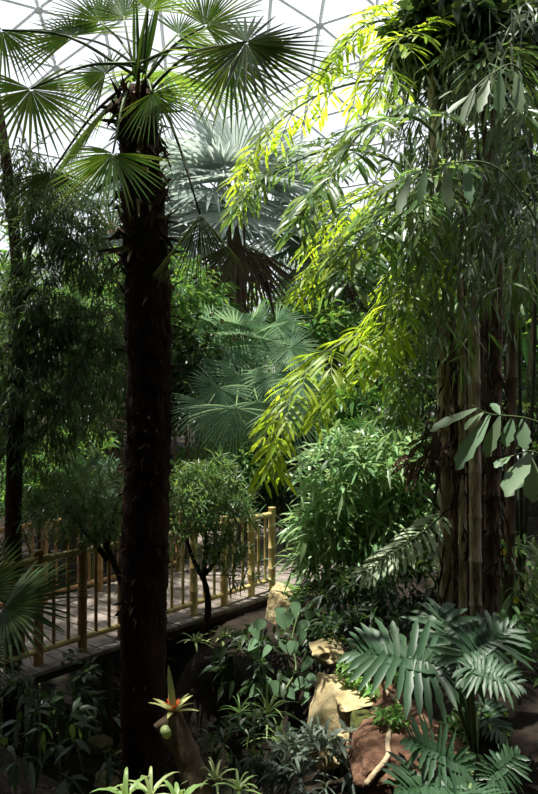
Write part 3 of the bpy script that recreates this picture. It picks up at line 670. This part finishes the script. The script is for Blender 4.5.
# grey green fishtail fronds close at the right edge
b = gb(at(585, 640, 4.6).x, 4.6)
yp = thing('young_fishtail_palm', 'young fishtail palm at the right edge with broad ragged grey-green leaflets', 'palm', b)
tapered_tube([b, at(575, 560, 4.6), at(560, 420, 4.6), at(555, 250, 4.6), at(556, 80, 4.7), at(560, -120, 4.8)], .05, .02, 24, 9).build('cane', 'cane', yp)
def ragged(mb, p, tip, n0, W):
    d = tip - p; leaf(mb, p, d, V(n0), d.length, W, [(0, .06, .06), (.2, .28, .22), (.45, .48, .36), (.6, .40, .50), (.75, .52, .40), (.86, .26, .42), (.94, .34, .14), (1, .08, .02)], .06, .12)
for pts, lfs in (
    ([(560, 430, 4.6), (525, 418, 4.3), (490, 414, 4.2), (472, 405, 4.15)], [((478, 408, 4.2), (430, 428, 4.1), .07), ((490, 415, 4.2), (456, 466, 4.1), .10), ((484, 412, 4.2), (464, 428, 4.2), .05), ((500, 416, 4.2), (486, 455, 4.15), .075), ((512, 418, 4.25), (505, 445, 4.2), .075), ((522, 419, 4.3), (524, 448, 4.2), .08), ((500, 415, 4.2), (492, 402, 4.3), .05)]),
    ([(560, 470, 4.6), (535, 452, 4.35), (515, 455, 4.2), (500, 462, 4.1)], [((530, 453, 4.3), (505, 492, 4.0), .11), ((510, 457, 4.15), (494, 466, 4.1), .05), ((528, 452, 4.3), (532, 500, 4.2), .10)]),
    ([(555, 150, 4.6), (520, 70, 4.4), (490, 75, 4.2), (462, 102, 4.1)], [((515, 72, 4.4), (520, 110, 4.3), .07), ((500, 73, 4.25), (498, 112, 4.2), .07), ((488, 77, 4.2), (478, 110, 4.1), .065), ((475, 88, 4.15), (462, 122, 4.1), .06), ((505, 72, 4.3), (488, 62, 4.3), .05), ((468, 96, 4.1), (448, 112, 4.05), .05)]),
    ([(555, 250, 4.6), (500, 170, 4.3), (440, 165, 4.0), (400, 180, 3.9)], [((410, 175, 3.9), (398, 212, 3.8), .055), ((425, 168, 3.95), (420, 200, 3.9), .05), ((405, 178, 3.9), (375, 195, 3.85), .05), ((445, 165, 4.0), (448, 205, 3.9), .06), ((465, 165, 4.1), (470, 200, 4.0), .06)])):
    mb = MB()
    for p, t, W_ in lfs: ragged(mb, at(*p), at(*t), (U(-.15, .15), -.5, .9), W_ * 1.15)
    o = mb.build('frond', 'greygreen', yp); tm = MB(); tube(tm, curve([at(*p) for p in pts], 20), taper(.007, .003, 20), 6); tm.build('rachis', 'petiole', o)

# weeping bamboo behind and above the canes
b = gb(at(500, 600, 6.9).x, 6.9)
wb = thing('weeping_bamboo', 'tall weeping bamboo hanging curtains of narrow leaves at the upper right', 'bamboo', b)
for i in range(6):
    a = b + V((U(-.3, .3), U(-.15, .25), 0)); mb = MB(); tube(mb, curve([a, at(455 + 16 * i, 330, 6.8), at(440 + 18 * i, 120, 6.7), at(420 + 20 * i, -60, 6.5)], 30), taper(.022, .012, 30), 8); mb.build('culm', 'petiole_dark', wb)
def hanging_branch(root, a, e, n, L, W, mat, spreadr=.22, lift=.25):
    mid = a.lerp(e, .45) + V((0, 0, lift)); c = curve([a, mid, e], 20); tw = MB(); tube(tw, c, taper(.007, .002, 20), 5, False); mb = MB()
    for i in range(n):
        t = U(.15, 1); k = min(int(t * 20), 19); p = c[k] + rdir() * spreadr * U(.1, 1); d = (c[k + 1] - c[k]).normalized()
        for q in range(3): leaf(mb, p + rdir() * .06, d * .7 + rdir() * .8 + G * U(.1, 1.1), V((0, -.5, .5)) + rdir() * .6, L * U(.7, 1.2), W * U(.8, 1.2), LANCE, .2, .1)
    o = tw.build('branch', 'petiole', root); mb.build('foliage', mat, o)
for i in range(56):
    x = U(400, 530); y = U(60, 420); d = U(5.0, 6.9)
    if x > 425 and y > 300 and R() < .3: continue
    a = at(min(540, x + U(10, 60)), y - U(50, 110), d + .4); e = at(x - U(0, 25), y, d - .2)
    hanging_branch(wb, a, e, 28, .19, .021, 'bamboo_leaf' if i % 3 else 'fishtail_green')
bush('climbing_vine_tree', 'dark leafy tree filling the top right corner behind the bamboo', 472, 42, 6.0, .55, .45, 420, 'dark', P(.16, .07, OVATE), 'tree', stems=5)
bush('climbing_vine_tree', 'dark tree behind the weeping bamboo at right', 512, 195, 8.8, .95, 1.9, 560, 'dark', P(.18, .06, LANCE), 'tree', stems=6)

# bright lance leaved shrub in the middle
c = at(358, 520, 8.0); b = gb(c.x, 8.0)
st = []; cl = []
for (px, py, rx, rz, n) in ((330, 470, .42, .30, 60), (375, 460, .42, .3, 60), (405, 485, .35, .4, 55), (350, 505, .5, .32, 80), (318, 530, .38, .3, 60), (335, 560, .42, .28, 70), (375, 540, .4, .35, 65), (400, 530, .3, .4, 45), (310, 560, .2, .2, 25)):
    e = at(px + 10, py, 8.0 + U(-.2, .2)); st.append(([b + V((U(-.1, .1), U(-.1, .1), 0)), b.lerp(e, .5) + V((0, 0, .1)), e], .018, .008)); cl.append((e, (rx, rx, rz), n))
plant('lance_leaved_shrub', 'bright green shrub with long light edged lance leaves in the middle of the garden', 'shrub', b, st, cl, P(.26, .045, LANCE, 7, .28, .2, .05, -.5), 'variegated', 'petiole')

# ------------------------------------------------------------------ rosettes, ferns, ground plants
def rosette(name, label, base, n, L, W, mat, el0=.35, el1=1.3, droop=.5, cat='plant', prof=STRAP, core=None, tilt=V((0, 0, 0))):
    r = thing(name, label, cat, base)
    for i in range(n):
        az = i * 2.4 + U(-.15, .15); el = el0 + (el1 - el0) * (i / max(1, n - 1)); 
        d = V((math.cos(az) * math.cos(el), math.sin(az) * math.cos(el), math.sin(el))) + tilt
        mb = MB(); pr = []
        leaf(mb, base + V((0, 0, .015)), d, V((0, 0, 1)) - d * .3, L * U(.8, 1.1), W, prof, droop, .2); mb.build('leaf', mat, r)
    if core:
        for i in range(6):
            az = i * 2.4; mb = MB(); leaf(mb, base + V((0, 0, .03)), V((math.cos(az), math.sin(az), 1.3)), V((0, 0, 1)), L * .45, W * .8, LANCE, .2, .2); mb.build('bract', core, r, 'orange-red bract')
    return r
def fern(name, label, base, n, L, lw, mat, nl=18, cat='fern', el=.7, az0=0, azs=2 * PI, leafw=.02):
    r = thing(name, label, cat, base)
    for i in range(n):
        az = az0 + azs * (i + U(.2, .8)) / n; l = L * U(.8, 1.15); h = V((math.cos(az), math.sin(az), 0)); e = el * U(.8, 1.3)
        pts = [base, base + h * l * .35 + V((0, 0, l * .55 * e)), base + h * l * .75 + V((0, 0, l * .6 * e)), base + h * l + V((0, 0, l * .3 * e))]
        mb = MB(); pinnate(mb, pts, nl, lw, leafw, LANCE, 70, .2, .08, jit=.08, endscale=.25); o = mb.build('frond', mat, r)
        tm = MB(); tube(tm, curve(pts, 12), taper(.006, .002, 12), 5, False); tm.build('rachis', 'petiole', o)
    return r
# cut log with the bromeliad
la, lb = at(200, 800, 3.9), at(166, 716, 4.0)
lg = thing('log', 'cut mossy log leaning up out of the dark bank', 'log', la)
mb = MB(); tube(mb, curve([la, la.lerp(lb, .5) + V((.02, 0, .02)), lb], 14), [.075 * U(.9, 1.1) for _ in range(15)], 14, True, .06); mb.build('stem', 'bark', lg)
mb = MB(); tube(mb, [at(167, 734, 3.86), at(165, 730, 3.81)], .026, 16); mb.build('cut_end', 'palestrap', lg, 'pale round sawn face')
rosette('bromeliad', 'yellow bromeliad with an orange-red heart growing on top of the log', at(173, 716, 3.98), 9, .2, .035, 'brom', .35, 1.0, .25, core='brom_red')
r = [o for o in bpy.data.objects if o.name == 'bromeliad'][0]
mb = MB(); leaf(mb, at(174, 712, 3.98), V((-.12, 0, 1)), V((0, -1, .1)), .27, .042, STRAP, 0, .2); mb.build('leaf', 'palestrap', r, 'tall pale upright leaf')
rosette('spider_plant', 'pale striped rosette beside the right of the crooked tree stem', at(224, 641, 6.75), 16, .26, .03, 'palestrap', .2, 1.2, .5)
rosette('spider_plant', 'pale striped rosette beside the left of the crooked tree stem', at(195, 644, 6.75), 14, .24, .028, 'palestrap', .2, 1.2, .5)
for k, (px, py, d, n, L, W, mt, lab) in enumerate((
    (150, 788, 3.6, 8, .3, .04, 'palestrap', 'pale strap leaved clump with one long arching leaf left of the log'),
    (178, 800, 3.5, 11, .26, .05, 'strap', 'stout green strap leaved rosette at the foot of the log'),
    (216, 780, 3.9, 15, .22, .028, 'palestrap', 'bright pale rosette just right of the log'),
    (238, 790, 3.7, 9, .2, .03, 'strap', 'small green strap leaved rosette right of the bright pale rosette'),
    (268, 712, 5.2, 20, .34, .026, 'strap', 'grassy green rosette hanging on the dark bank below the heart leaved vine'),
    (280, 740, 5.0, 15, .3, .024, 'strap', 'grassy rosette lower on the dark bank, beside the sandstone boulder'),
    (300, 775, 4.3, 14, .28, .035, 'paleground', 'grey-green strap leaved clump at the bottom centre'),
    (125, 792, 3.5, 8, .26, .045, 'strap', 'bright green strap leaved rosette at the bottom, left of the log'),
    (240, 712, 5.4, 10, .26, .024, 'mid', 'thin dark green rosette in the gully right of the bromeliad'))):
    rosette('strap_leaf_plant', lab, at(px, py + (12 if k < 2 or k == 7 else 4), d), n, L * 1.1, W * .62, mt, .3, 1.3, .55)
def ground_shrub(name, label, px, py, d, rx, rz, n, mat, lp, cat='plant'):
    c = at(px, py, d); b = gb(c.x, d); 
    return plant(name, label, cat, b, [([b, b.lerp(c, .5), c], .012, .006)], [(c, (rx, rx * .8, rz), n)], lp, mat, 'petiole')
ground_shrub('groundcover', 'grey leaved ground plant below the sandstone boulder', 325, 765, 4.3, .3, .14, 60, 'paleground', P(.13, .03, LANCE, 6, .3, .1))
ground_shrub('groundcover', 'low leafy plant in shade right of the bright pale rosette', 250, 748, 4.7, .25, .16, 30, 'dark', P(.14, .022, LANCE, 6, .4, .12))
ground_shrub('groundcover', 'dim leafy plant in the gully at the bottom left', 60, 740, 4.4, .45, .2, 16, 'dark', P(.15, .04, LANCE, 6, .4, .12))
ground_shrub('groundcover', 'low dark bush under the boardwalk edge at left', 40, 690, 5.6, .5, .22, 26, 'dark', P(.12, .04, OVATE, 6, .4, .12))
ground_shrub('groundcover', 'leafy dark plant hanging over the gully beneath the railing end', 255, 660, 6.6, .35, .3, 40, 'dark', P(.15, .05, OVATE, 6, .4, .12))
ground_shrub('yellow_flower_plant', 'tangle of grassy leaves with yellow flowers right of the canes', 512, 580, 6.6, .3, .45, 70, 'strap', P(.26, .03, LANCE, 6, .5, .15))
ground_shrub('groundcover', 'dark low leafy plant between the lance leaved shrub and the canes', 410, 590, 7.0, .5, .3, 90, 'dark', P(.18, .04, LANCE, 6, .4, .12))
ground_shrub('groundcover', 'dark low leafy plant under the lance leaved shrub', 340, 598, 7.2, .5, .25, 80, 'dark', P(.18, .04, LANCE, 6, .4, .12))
fl = [o for o in bpy.data.objects if o.name == 'yellow_flower_plant'][0]
for (px, py) in ((503, 552), (498, 572), (516, 600)):
    mb = MB()
    for i in range(5): leaf(mb, at(px, py, 6.2), V((math.cos(i * 1.257), -.3, math.sin(i * 1.257))), V((0, -1, 0)), .035, .025, OVATE, 0, .1)
    mb.build('flower', 'flower', fl, 'small yellow flower')
rosette('arching_strap_plant', 'dark green arching strap plant beside the end of the boardwalk', at(296, 596, 8.4), 14, .5, .05, 'fresh', .2, 1.2, .5)
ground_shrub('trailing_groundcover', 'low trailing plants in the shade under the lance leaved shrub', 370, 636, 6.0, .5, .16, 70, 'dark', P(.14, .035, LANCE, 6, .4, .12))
ground_shrub('trailing_groundcover', 'bright little leaves growing on the red-brown earth', 390, 718, 4.3, .07, .04, 22, 'fresh', P(.05, .022, OVATE, 6, .3, .06))
ground_shrub('trailing_groundcover', 'small rosettes at the top of the red-brown earth, below the large cut leaves', 385, 672, 4.9, .3, .09, 70, 'fresh', P(.07, .026, OVATE, 6, .3, .06))
ground_shrub('trailing_groundcover', 'feathery pale plant at the foot of the large cut leaves, lower right', 485, 745, 4.2, .2, .16, 60, 'fresh', P(.12, .03, LANCE, 6, .3, .08))
ground_shrub('trailing_groundcover', 'shaded leaves behind the large cut leaves at the right edge', 515, 680, 4.8, .35, .4, 80, 'mid', P(.16, .035, LANCE, 6, .4, .12))
# heart leaved vine
b = at(296, 600, 7.2); hv = thing('heart_leaved_vine', 'climbing vine with pale heart shaped leaves left of the sandstone boulder', 'vine', V((b.x, b.y, ground(b.x, b.y))))
mb = MB(); vp = [V((b.x, b.y, ground(b.x, b.y))), at(300, 612, 6.8), at(292, 640, 6.6), at(296, 668, 6.4), at(285, 690, 6.2)]; tube(mb, curve(vp, 20), .008, 6); mb.build('stem', 'petiole', hv)
for i in range(34):
    px = 290 + U(-38, 24); py = U(600, 695); d = 6.5 + U(-.3, .3); mb = MB()
    leaf(mb, at(px, py, d), V((U(-1.2, 1.2), -.4, -.8)), V((U(-.5, .5), -.6, .8)), U(.09, .14), U(.075, .11), HEART, .1, .15); mb.build('leaf', 'heart', hv)
# near fan palm at lower left
b = gb(at(-25, 640, 4.2).x, 4.2)
lf = thing('low_fan_palm', 'low fan palm pushing a stiff fan of blades in from the lower left edge', 'palm', b)
tapered_tube([b, b + V((0, 0, .4))], .07, .06, 6, 9).build('trunk', 'bark_dark', lf)
for h, t, spd, n0 in (((4, 608, 4.2), (76, 602, 4.0), 205, (.1, -.6, .8)), ((-22, 590, 4.4), (8, 520, 4.6), 200, (.1, -.8, .5)), ((-30, 650, 4.0), (10, 690, 3.9), 190, (.1, -.5, .85))):
    frond_fan(lf, b + V((0, 0, .4)), at(*h), at(*t), n0, 'windmill_dark', .1, 'petiole_dark', .012, None, n=34, spread=spd, join=.4, droop=.1, cup=.06)

# ------------------------------------------------------------------ rocks, earth, root, stream
def rock(name, label, c, rx, ry, rz, mat, seed, flat=.0, cat='rock'):
    rs = random.Random(seed * 7 + 1); bm = bmesh.new()
    for _ in range(22):
        p = V((rs.uniform(-1, 1), rs.uniform(-1, 1), rs.uniform(-1, 1)))
        p = p.normalized() * rs.uniform(.85, 1.1) if p.length > .2 else V((0, 0, 1))
        p = V((p.x * 1.1, p.y * 1.1, max(-1, min(1 - flat, p.z * 1.15)))); bm.verts.new(p)
    res = bmesh.ops.convex_hull(bm, input=bm.verts)
    bmesh.ops.delete(bm, geom=list({g for g in res['geom_interior'] + res['geom_unused'] if isinstance(g, bmesh.types.BMVert)}), context='VERTS')
    for _ in range(4): bmesh.ops.subdivide_edges(bm, edges=bm.edges[:], cuts=1, use_grid_fill=True)
    for _ in range(2): bmesh.ops.smooth_vert(bm, verts=bm.verts, factor=.5, use_axis_x=True, use_axis_y=True, use_axis_z=True)
    mb = MB(); vs = []
    for v in bm.verts:
        p = v.co.copy(); k = 1 + .13 * noise.noise(p * 1.7 + V((seed, 0, 0))) + .07 * noise.noise(p * 4 + V((0, seed, 0))) + .035 * noise.noise(p * 10)
        p *= k; vs.append(c + V((p.x * rx, p.y * ry, p.z * rz)))
    ix = {v: i for i, v in enumerate(bm.verts)}; fs = [tuple(ix[v] for v in f.verts) for f in bm.faces]; bm.free()
    mb.add(vs, fs); return tag(mb.build(name, mat, org=V((c.x, c.y, c.z - rz))), label, cat)
rock('boulder', 'tall yellowish sandstone boulder with a pale weathered face in the middle of the bank', at(335, 719, 4.9), .2, .25, .34, 'rock', 4, .3)
rock('rock_ledge', 'flat pale sandstone ledge jutting out right of the tall boulder', at(357, 704, 4.7), .14, .2, .07, 'rock', 9, .35)
rock('boulder', 'yellowish boulder at the end of the boardwalk, below the end post', at(286, 618, 8.2), .24, .3, .42, 'rock', 5, .2)
rock('boulder', 'small sandstone block peeping out above the flat slab', at(326, 652, 5.7), .16, .16, .09, 'rock', 7)
rock('boulder', 'little pale pointed stone at the foot of the bank', at(349, 747, 4.4), .085, .09, .10, 'rock', 12)
rock('mossy_stone', 'dark mossy stone between the boulder and the pale root', at(368, 750, 4.45), .13, .2, .25, 'moss', 15)
rock('earth_mound', 'red-brown earth slope below the large cut leaves', at(410, 752, 4.4), .46, .75, .27, 'redsoil', 18)
from mathutils.bvhtree import BVHTree
em = bpy.data.objects['earth_mound']; bv = BVHTree.FromPolygons([em.location + v.co for v in em.data.vertices], [tuple(p.vertices) for p in em.data.polygons])
def on_mound(px, py, dd):
    o = V((0, 0, CAMZ)); h = bv.ray_cast(o, (at(px, py, 1) - o).normalized())
    return h[0] + h[1] * .008 if h[0] else at(px, py, dd)
mb = MB(); tube(mb, curve([on_mound(*q) for q in ((388, 664, 4.7), (382, 676, 4.6), (385, 690, 4.5), (397, 704, 4.4), (399, 714, 4.3), (391, 728, 4.2), (388, 745, 4.1), (388, 758, 4.0), (376, 772, 3.9), (366, 785, 3.8))], 50), taper(.012, .018, 50), 8, True, .12)
tag(mb.build('root', 'root', org=at(388, 790, 4.1)), 'pale root snaking down the red-brown earth', 'root')
mb = MB(); c = V((-1.6, 6.9, -1.02)); vs = []
for i in range(28):
    a = 2 * PI * i / 28; vs.append(c + NV * (math.cos(a) * 3.4) + DV * (math.sin(a) * (1.1 + .2 * math.sin(3 * a))))
mb.add(vs, [tuple(range(28))]); o = mb.build('stream', 'water'); o['kind'] = 'stuff'; o['label'] = 'dark stream under the boardwalk'; o['category'] = 'water'
for i in range(9):
    s = U(-1.1, 1.4); t = U(-1.0, 1.0); p = V((-1.0, 6.3, 0)) + NV * s + DV * t; rr = U(.06, .16)
    rock('stream_stone', 'dark wet stone lying in the stream bed', V((p.x, p.y, max(-1.04, ground(p.x, p.y)) + rr * .3)), rr, rr * .9, rr * .6, 'rock_dark', i * 3.3)['group'] = 'stones in the stream'
